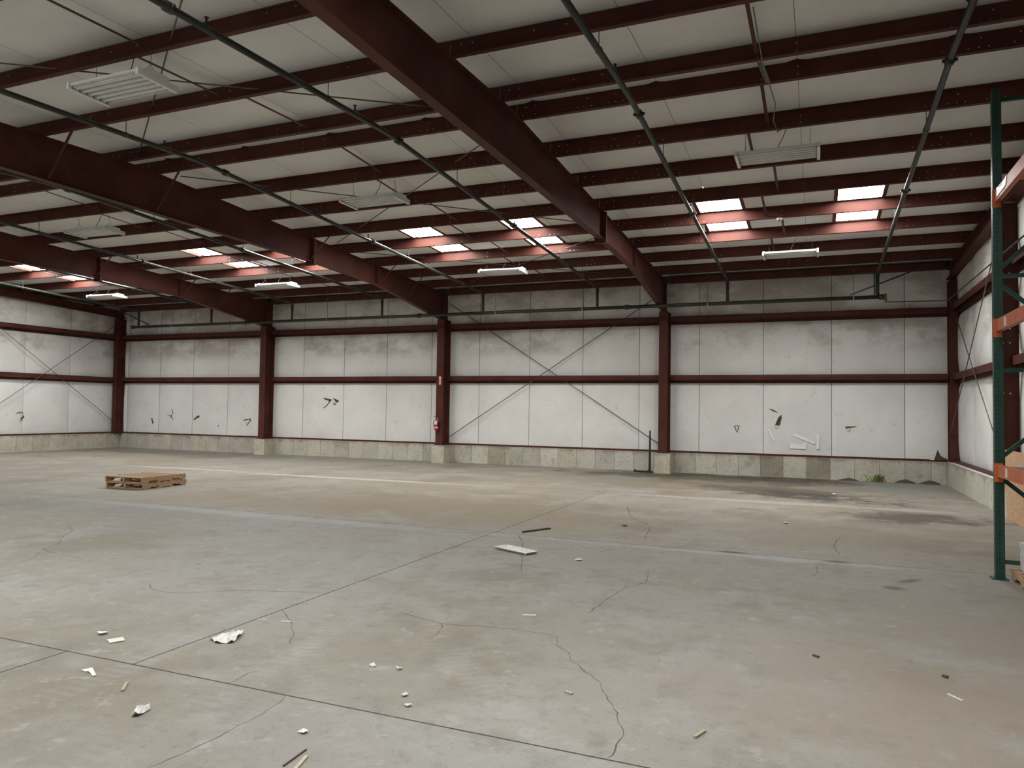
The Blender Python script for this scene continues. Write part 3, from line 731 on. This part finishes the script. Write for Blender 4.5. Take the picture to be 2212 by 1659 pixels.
for yp in (9.62, 6.86):
    post(XA, yp); post(XB, yp)
    for z in (5.34, 3.35, 2.30, .19):
        part('horizontal_brace', MB().box(XA+.045, XB-.045, yp-.018, yp+.018, z-.022, z+.022), RACKG, t)
    for (za, zb) in ((3.44, 4.40), (3.26, 2.36), (1.34, 2.24), (1.10, .25)):
        part('diagonal_brace', MB().bar((XA+.035, yp+.021, za), (XB-.035, yp+.021, zb), .006+.02, .044), RACKG, t)
ya, yb = 6.90, 9.58
def beam(x, s, zt, hgt=.135):
    # step beam section, tall side outward
    pr = [(x-s*.025, ya, zt-hgt), (x-s*.025, ya, zt), (x+s*.008, ya, zt), (x+s*.008, ya, zt-.04), (x+s*.030, ya, zt-.04), (x+s*.030, ya, zt-hgt)]
    b = part('beam', MB().prism(pr, (0, yb-ya, 0)), RACKO, t)
    for ye in (ya, yb):
        sg = 1 if ye == yb else -1
        part('beam_bracket', MB().box(min(x-s*.05, x+s*.035), max(x-s*.05, x+s*.035), ye-.004 if sg > 0 else ye-.0045, ye+.0045 if sg > 0 else ye+.004, zt-hgt-.06, zt+.01), RACKO, b)
    return b
for zt in (4.31, 2.86, 1.26):
    b1 = beam(XA, 1, zt); beam(XB, -1, zt)
    part('label_sticker', MB().box(XA-.0262, XA-.0252, 9.10, 9.19, zt-.115, zt-.02), PAPER, b1)
for y in (7.5, 8.2, 8.9):
    part('crossbar', MB().box(XA+.03, XB-.03, y-.02, y+.02, 4.225, 4.265), RACKO, t)
part('deck_board', MB().box(XA+.01, XB-.01, ya+.02, yb-.02, 1.222, 1.238), GREY, t)
part('plastic_wrap', MB().prism([(XA-.027, 9.50, 4.315), (XA-.030, 9.50, 4.20), (XA-.029, 9.05, 4.22), (XA-.027, 9.0, 4.314), (XA+.005, 9.1, 4.318), (XA+.005, 9.45, 4.318)], (-.002, 0, .001)), TUBE, t)

def carton(x0, x1, y0, y1, z0, z1, label):
    t = thing('carton', ((x0+x1)/2, (y0+y1)/2, z0), label, 'box', 'cartons under the rack')
    part('body', MB().box(x0, x1, y0, y1, z0, z1), PAPER, t)
    part('lid', MB().box(x0-.006, x1+.006, y0-.006, y1+.006, z1-.05, z1+.004), PAPER, t)
    part('tape', MB().box((x0+x1)/2-.025, (x0+x1)/2+.025, y0-.008, y1+.008, z1+.0042, z1+.005), TUBE, t)
carton(2.04, 2.60, 9.0, 9.585, .125, .42, 'white carton on the rack pallet with a smaller carton on it')
carton(2.12, 2.56, 9.05, 9.50, .426, .66, 'smaller white carton stacked on another white carton under the rack')
# OSB sheets against the wall
for z0, z1, lab in ((.003, .60, 'strand board sheet standing on the floor against the side wall base'), (.604, 1.21, 'strand board sheet set above the other sheet against the side wall')):
    solo('strand_board', MB().prism([(3.085-z0*.03, 12.9, z0), (3.085-z0*.03, 15.33, z0), (3.085-z1*.03, 15.33 if z0 < .3 else 15.25, z1), (3.085-z1*.03, 12.9, z1)], (-.012, 0, 0)), OSB, lab, 'board', 'strand board sheets', (3.08, 14.1, z0))

# ------------------------------------------------------------------ fire extinguisher + arrow sign
X0 = -11.60; Y0 = D-.5-.078
t = thing('fire_extinguisher', (X0, Y0, 1.07), 'red fire extinguisher hung low on a red steel wall column', 'fire extinguisher')
part('cylinder', MB().tube([(X0, Y0, 1.07), (X0, Y0, 1.085), (X0, Y0, 1.285), (X0, Y0, 1.315), (X0, Y0, 1.33)], [.05, .062, .062, .045, .022], 16), RED, t, True)
part('label_band', MB().tube([(X0, Y0, 1.145), (X0, Y0, 1.185)], .0628, 16, False), PAPER, t, True)
part('inspection_tag', MB().prism([(X0-.01, Y0-.066, 1.40), (X0+.075, Y0-.072, 1.36), (X0+.045, Y0-.072, 1.25), (X0-.04, Y0-.066, 1.29)], (0, -.002, 0)), PAPER, t)
part('valve', MB().tube([(X0, Y0, 1.33), (X0, Y0, 1.40)], .018, 10), BOLT, t, True)
part('handle', MB().bar((X0-.02, Y0-.02, 1.415), (X0+.12, Y0-.05, 1.385), .022, .012).bar((X0-.02, Y0-.02, 1.435), (X0+.10, Y0-.05, 1.452), .022, .01), BOLT, t)
part('hose', MB().tube([(X0, Y0-.02, 1.40), (X0-.06, Y0-.03, 1.40), (X0-.085, Y0-.03, 1.33), (X0-.08, Y0-.03, 1.22), (X0-.066, Y0-.02, 1.14)], .011, 8), BLACK, t, True)
part('bracket', MB().box(X0-.02, X0+.03, Y0+.0635, Y0+.073, 1.2, 1.50), SIGNRED, t)
part('bracket_hook', MB().tube([(X0+.0, Y0+.03, 1.515), (X0-.13, Y0+.03, 1.525)], .009, 6), BLACK, t)
XS = -11.53; YS = D-.5-.003
t = thing('arrow_sign', (XS, YS, 2.55), 'small red and white down-arrow sign above the fire extinguisher', 'sign')
part('plate', MB().box(XS-.055, XS+.055, YS, YS+.002, 2.56, 2.86), SIGNRED, t)
part('arrow', MB().prism([(XS-.042, YS-.001, 2.845), (XS+.042, YS-.001, 2.845), (XS+.042, YS-.001, 2.80), (XS+.022, YS-.001, 2.785), (XS+.022, YS-.001, 2.64), (XS+.040, YS-.001, 2.64), (XS, YS-.001, 2.57), (XS-.040, YS-.001, 2.64), (XS-.022, YS-.001, 2.64), (XS-.022, YS-.001, 2.785), (XS-.042, YS-.001, 2.80)], (0, -.001, 0)), PAPER, t)
def text(name, body, size, loc, mat, parent, rot):
    c = bpy.data.curves.new(name, 'FONT'); c.body = body; c.size = size; c.align_x = 'CENTER'; c.align_y = 'CENTER'; c.extrude = .0004
    tmp = bpy.data.objects.new(name+'_tmp', c); COL.objects.link(tmp)
    dg = bpy.context.evaluated_depsgraph_get(); me = bpy.data.meshes.new_from_object(tmp.evaluated_get(dg)); bpy.data.objects.remove(tmp, do_unlink=True)
    o = put(name, me, mat, parent, Vector(loc)-parent.location, None, rot); return o
text('lettering', 'FIRE', .030, (XS, YS-.0026, 2.818), SIGNRED, t, (math.pi/2, 0, 0))
text('lettering', 'EXTINGUISHER', .020, (XS, YS-.0026, 2.71), SIGNRED, t, (math.pi/2, math.pi/2, 0))

# ------------------------------------------------------------------ forklift fork leaning in the corner of the pier
t = thing('forklift_fork', (-4.55, D-.40, 0), 'black L-shaped forklift fork standing upright beside the concrete pier', 'forklift fork')
xf, yf = -4.55, D-.45
part('blade', MB().prism([(xf-.028, yf-.06, .05), (xf+.028, yf-.06, .05), (xf+.012, yf-.045, 1.235), (xf-.012, yf-.045, 1.235)], (0, .10, 0)), BLACK, t)
part('heel', MB().prism([(xf+.03, yf-.06, .0), (xf+.03, yf-.06, .09), (xf-.03, yf-.06, .09), (xf-.07, yf-.06, .055), (xf-.07, yf-.06, 0)], (0, .10, 0)), BLACK, t)
part('shank', MB().box(xf-.46, xf-.068, yf-.06, yf+.04, .001, .05), BLACK, t)
part('hook', MB().box(xf+.026, xf+.075, yf-.05, yf+.03, .001, .045), BLACK, t)
part('hook', MB().box(xf-.46, xf-.41, yf-.05, yf+.03, .0505, .075), BLACK, t)

# ------------------------------------------------------------------ tears and tape on the wall insulation
def wall_y(x, z):
    for a, b in zip(xs, xs[1:]):
        if b <= x <= a:
            u = abs((x-(a+b)/2)/((a-b)/2)); break
    z0, z1 = ROWS[0]; w_ = abs((z-(z0+z1)/2)/((z1-z0)/2))
    b_ = (1-u**4)*(1-w_**4); b_ = min(1, b_*1.15)*.9+.1
    return D+.05-AMP*b_
def patch(name, pts, mat, lift=.006, th=.004):
    y = min(wall_y(x, z) for x, z in pts)-lift
    part(name, MB().prism([(x, y, z) for x, z in pts], (0, th, 0)), mat, wb)
T = [[(-.93,1.76),(-1.02,1.67),(-1.08,1.52),(-1.12,1.41),(-1.07,1.37),(-1.03,1.38),(-.97,1.49),(-.93,1.65)],
     [(-1.28,1.93),(-1.15,1.895),(-1.02,1.81),(-1.14,1.85)],
     [(.71,1.46),(.98,1.47),(.98,1.45),(.85,1.44),(.79,1.41),(.71,1.41)],
     [(-25.03,1.23),(-24.93,1.23),(-24.94,1.17),(-25.02,1.18)], [(-24.99,1.15),(-24.93,1.15),(-24.89,1.02),(-24.94,1.01)],
     [(-24.19,1.42),(-23.92,1.335),(-23.80,1.18),(-23.83,1.18),(-23.95,1.31)], [(-23.94,1.33),(-23.86,1.48),(-23.89,1.6),(-23.86,1.6),(-23.83,1.48),(-23.91,1.33)],
     [(-22.73,1.24),(-22.54,1.37),(-22.44,1.385),(-22.44,1.32),(-22.64,1.26),(-22.68,1.2)],
     [(-20.25,1.25),(-19.88,1.31),(-19.86,1.23),(-19.98,1.13),(-20.07,1.04),(-20.04,1.04),(-19.95,1.15),(-19.91,1.22),(-19.93,1.275),(-20.2,1.225)],
     [(-16.58,2.13),(-16.18,2.06),(-16.28,1.95),(-16.38,1.84),(-16.55,1.735),(-16.57,1.75),(-16.40,1.86),(-16.30,1.99),(-16.35,2.02),(-16.46,2.04)],
     [(-16.16,2.13),(-15.88,2.02),(-15.97,1.95)], [(-16.17,1.92),(-16.05,1.86),(-15.99,1.92),(-16.0,1.935),(-16.05,1.885),(-16.15,1.93)],
     [(-2.22,1.40),(-2.16,1.44),(-2.06,1.42),(-2.13,1.21)], [(-21.5,1.0),(-21.46,1.04),(-21.47,.97)], [(2.90,.90),(2.96,.75),(3.07,.68),(3.11,.69),(3.11,.63),(2.82,.63)]]
for k, p in enumerate(T): patch('tear', p, DARK, .008)
for p in ([(-1.10,1.45),(-1.12,1.41),(-1.07,1.37),(-1.03,1.38),(-1.0,1.45)], [(-2.19,1.395),(-2.155,1.425),(-2.085,1.41),(-2.13,1.25)],
          [(2.72,.63),(2.82,.63),(2.89,.87),(2.87,.86)], [(.73,1.41),(.85,1.425),(.80,1.33),(.76,1.33)],
          [(-16.12,2.08),(-16.02,1.99),(-16.08,1.91),(-16.15,1.95)], [(-20.15,1.21),(-19.95,1.24),(-20.0,1.14),(-20.12,1.10)]):
    patch('torn_flap', p, PAPER, .016)
for p in ([(-1.3,1.33),(-1.23,1.36),(-1.11,1.03),(-1.15,1.0)], [(-.63,1.24),(-.57,1.24),(-.05,1.02),(-.07,.95),(-.64,1.17)],
          [(-.02,1.23),(.06,1.23),(.04,.82),(-.03,.82)], [(-.73,.97),(-.42,.93),(-.28,1.0),(-.29,.81),(-.71,.82)]):
    patch('tape_patch', p, TAPE, .010, .002)
# torn hole on the far end wall
for p in ([(17.80,1.36),(17.88,1.43),(17.98,1.455),(18.10,1.42),(18.09,1.40),(17.98,1.43),(17.89,1.41)], [(18.10,1.33),(18.13,1.28),(18.03,1.17),(17.98,1.22),(18.06,1.27)], [(17.96,1.13),(18.04,1.14),(18.0,1.10)]):
    part('tear', MB().prism([(XLW+.0135, y, z) for y, z in p], (-.004, 0, 0)), DARK, wl)

# ------------------------------------------------------------------ weed in the corner
r = random.Random(11)
t = thing('weed', (1.50, D-.10, 0), 'small green weed sprouting at the foot of the concrete stem wall', 'plant')
for k in range(46):
    a = r.uniform(0, 2*math.pi); L = r.uniform(.06, .30); sp = r.uniform(.3, 1.5)
    bx, by = 1.50+r.gauss(0, .11), D-.10+r.uniform(-.05, .04)
    dx = math.cos(a)*L*sp*.6; dy = -abs(math.sin(a))*L*.5
    p0 = Vector((bx, by, 0)); p1 = Vector((bx+dx*.5, by+dy*.5, L*.6)); p2 = Vector((bx+dx, by+dy, L*.75)); wv = Vector((.014, .004, 0))
    part('leaf', MB().add([p0-wv*.4, p0+wv*.4, p1+wv, p1-wv, p2], [(0, 1, 2, 3), (3, 2, 4)]), PLANT, t)
r = random.Random(4)
for (x, lab) in ((2.15, 'low dark mound of dirt against the stem wall near the corner'), (2.72, 'thin dark ridge of dirt in the corner behind the rack'), (.80, 'low dark dirt heap on the floor beside the weed')):
    mb = MB(); n = 14; vs = [(x, D-.05, .10 if x > 2 else .07)]; 
    for ring, rr, hh in ((0, .45, .7), (1, 1, 0)):
        for k in range(n):
            a = 2*math.pi*k/n; q = rr*r.uniform(.8, 1.1); vs.append((x+math.cos(a)*.28*q, min(D-.012, D-.05+math.sin(a)*.10*q), (.10 if x > 2 else .07)*hh))
    fs = [(0, 1+k, 1+(k+1) % n) for k in range(n)] + [(1+k, 1+n+k, 1+n+(k+1) % n, 1+(k+1) % n) for k in range(n)]
    solo('dirt_mound', mb.add(vs, fs), paint('dirt', (.075, .068, .052), None, .95, 0, 12), lab, 'dirt', 'dirt along the stem wall', (x, D-.05, 0), True)

# ------------------------------------------------------------------ litter on the floor
def sheet(name, pts, z, label, cat, mat=PAPER, group=None, crumple=0, seed=0, th=.003):
    r = random.Random(seed); c = Vector((sum(p[0] for p in pts)/len(pts), sum(p[1] for p in pts)/len(pts), z))
    n = len(pts); vs = [(c.x, c.y, z+crumple*.6+.002)]; 
    for ring, q in ((0, .55), (1, 1)):
        for p in pts: vs.append((c.x+(p[0]-c.x)*q, c.y+(p[1]-c.y)*q, z+.001+(r.uniform(0, crumple) if crumple else .001)))
    fs = [(0, 1+k, 1+(k+1) % n) for k in range(n)] + [(1+k, 1+n+k, 1+n+(k+1) % n, 1+(k+1) % n) for k in range(n)]
    o = solo(name, MB().add(vs, fs), mat, label, cat, group, (c.x, c.y, 0))
    m = o.modifiers.new('thick', 'SOLIDIFY'); m.thickness = th; m.offset = 1
    return o
def dense(pts, n):
    out = []
    for a, b in zip(pts, pts[1:]+pts[:1]):
        for i in range(n): out.append((a[0]+(b[0]-a[0])*i/n, a[1]+(b[1]-a[1])*i/n))
    return out
# white tray with turned-up rim
t = thing('paper_tray', (-3.52, 8.68, 0), 'long shallow white tray lying near the crossing of two floor joints', 'tray', rz=-.42)
tm = MB(); tl, tw_ = .265, .085
tm.add([(-tl, -tw_, .003), (tl, -tw_, .003), (tl, tw_, .003), (-tl, tw_, .003)], [(0, 1, 2, 3)])
part('base', tm, PAPER, t, False, False)
for a, b, c_, d_ in (((-tl, -tw_), (tl, -tw_), (tl+.02, -tw_-.03), (-tl-.02, -tw_-.03)), ((tl, tw_), (-tl, tw_), (-tl-.02, tw_+.03), (tl+.02, tw_+.03)), ((tl, -tw_), (tl, tw_), (tl+.03, tw_+.02), (tl+.03, -tw_-.02)), ((-tl, tw_), (-tl, -tw_), (-tl-.03, -tw_-.02), (-tl-.03, tw_+.02))):
    part('rim', MB().prism([(*a, .003), (*b, .003), (*c_, .028), (*d_, .028)], (0, 0, .002)), PAPER, t, False, False)
def stick(p, q, w_, h, label, mat=None, group='sticks and splinters on the floor'):
    solo('wood_splinter', MB().bar((p[0], p[1], h/2+.0012), (q[0], q[1], h/2+.0012), w_, h), mat or WOOD, label, 'stick', group, ((p[0]+q[0])/2, (p[1]+q[1])/2, 0))
PALE = wood_mat('pale_splinter', (.52, .45, .33), (.42, .35, .24))
DW = wood_mat('dark_stick', (.10, .065, .04), (.07, .045, .03))
stick((-3.96, 10.02), (-3.71, 10.52), .03, .02, 'dark brown stick lying across the floor joint beyond the white tray', DW)
stick((-3.98, 3.36), (-4.07, 3.47), .016, .010, 'short pale splinter just below the near floor joint', PALE)
stick((-2.44, 3.0), (-2.45, 3.19), .008, .006, 'thin dark twig beside a pale wood splinter', DW)
stick((-2.36, 2.98), (-2.40, 3.13), .018, .008, 'pale flat wood splinter beside a thin dark twig', PALE)
stick((-.62, 4.17), (-.58, 4.28), .016, .012, 'small tan wood chip alone past the long floor crack', PALE)
stick((.77, 5.49), (.84, 5.40), .010, .008, 'thin whitish twig on the brown floor nearest the rack side', PAPER)
stick((-.03, 5.94), (.01, 5.91), .018, .010, 'tiny brown chip on the floor between crack and rack', DW)
stick((.79, 5.85), (.82, 5.83), .022, .014, 'tiny dark clod on the floor nearest the rack side', DW)
stick((-4.10, 4.97), (-4.02, 4.99), .012, .006, 'short whitish strip just beyond the crumpled paper', PAPER)
stick((-2.36, 6.00), (-2.25, 6.04), .022, .008, 'narrow pale strip lying beyond the long floor crack', PAPER)
stick((-1.47, 4.50), (-1.42, 4.48), .016, .012, 'small curled brown scrap beside the long floor crack', PALE)
sheet('crumpled_paper', dense([(-4.27, 4.36), (-4.15, 4.31), (-4.05, 4.36), (-4.08, 4.45), (-4.15, 4.59), (-4.22, 4.58), (-4.2, 4.48)], 3), .002, 'large crumpled whitish paper lying on the long floor joint', 'paper', PAPER, None, .032, 5, .002)
sheet('paper_sheet', [(-4.95, 4.03), (-4.86, 3.98), (-4.81, 4.07), (-4.89, 4.12)], .001, 'flat rectangular cream paper piece on the floor', 'paper', paint('cream_paper', (.62, .58, .47), None, .8), None, .004, 1)
sheet('paper_scrap', [(-5.15, 4.10), (-5.09, 4.08), (-5.07, 4.14), (-5.12, 4.16)], .001, 'tiny white paper scrap beside the flat cream paper', 'paper', PAPER, None, .02, 2)
sheet('paper_scrap', dense([(-3.61, 3.11), (-3.665, 3.2), (-3.62, 3.25), (-3.59, 3.22), (-3.575, 3.13)], 2), .001, 'folded white paper scrap between the floor joint and the splinters', 'paper', PAPER, None, .035, 9)
sheet('paper_scrap', dense([(-4.54, 3.51), (-4.50, 3.56), (-4.36, 3.48), (-4.37, 3.46), (-4.49, 3.53), (-4.52, 3.50)], 1), .001, 'curved white paper ring fragment just below the floor joint', 'paper', PAPER, None, .006, 3)
sheet('paper_scrap', [(-2.63, 3.34), (-2.62, 3.385), (-2.57, 3.36), (-2.58, 3.33)], .001, 'small torn white scrap above the two wood splinters', 'paper', PAPER, None, .015, 4)
for k, (x, y, lab) in enumerate([(-2.26, 3.90, 'white fleck of litter just above the near floor joint'), (-2.36, 4.03, 'white fleck of litter beside another fleck above the joint'), (-2.63, 4.41, 'white fleck of litter in the middle of the near slab'),
                    (-2.83, 4.39, 'white fleck of litter closest to the crumpled paper'), (.34, 18.03, 'white crumb lying in the dark floor stain'), (-.48, 12.85, 'pale flake on the brown floor beyond the joint'), (-2.63, 8.49, 'white crumb near the white tray'), (-2.77, 11.32, 'dark crumb beyond the stick')]):
    s_ = .022 if y < 6 else .05
    sheet('litter_fleck', [(x-s_, y-s_*.5), (x+s_*.3, y-s_), (x+s_, y+s_*.3), (x-s_*.3, y+s_)], .001, lab, 'litter', PAPER if 'dark crumb' not in lab else BLACK, 'litter flecks', .02, k)
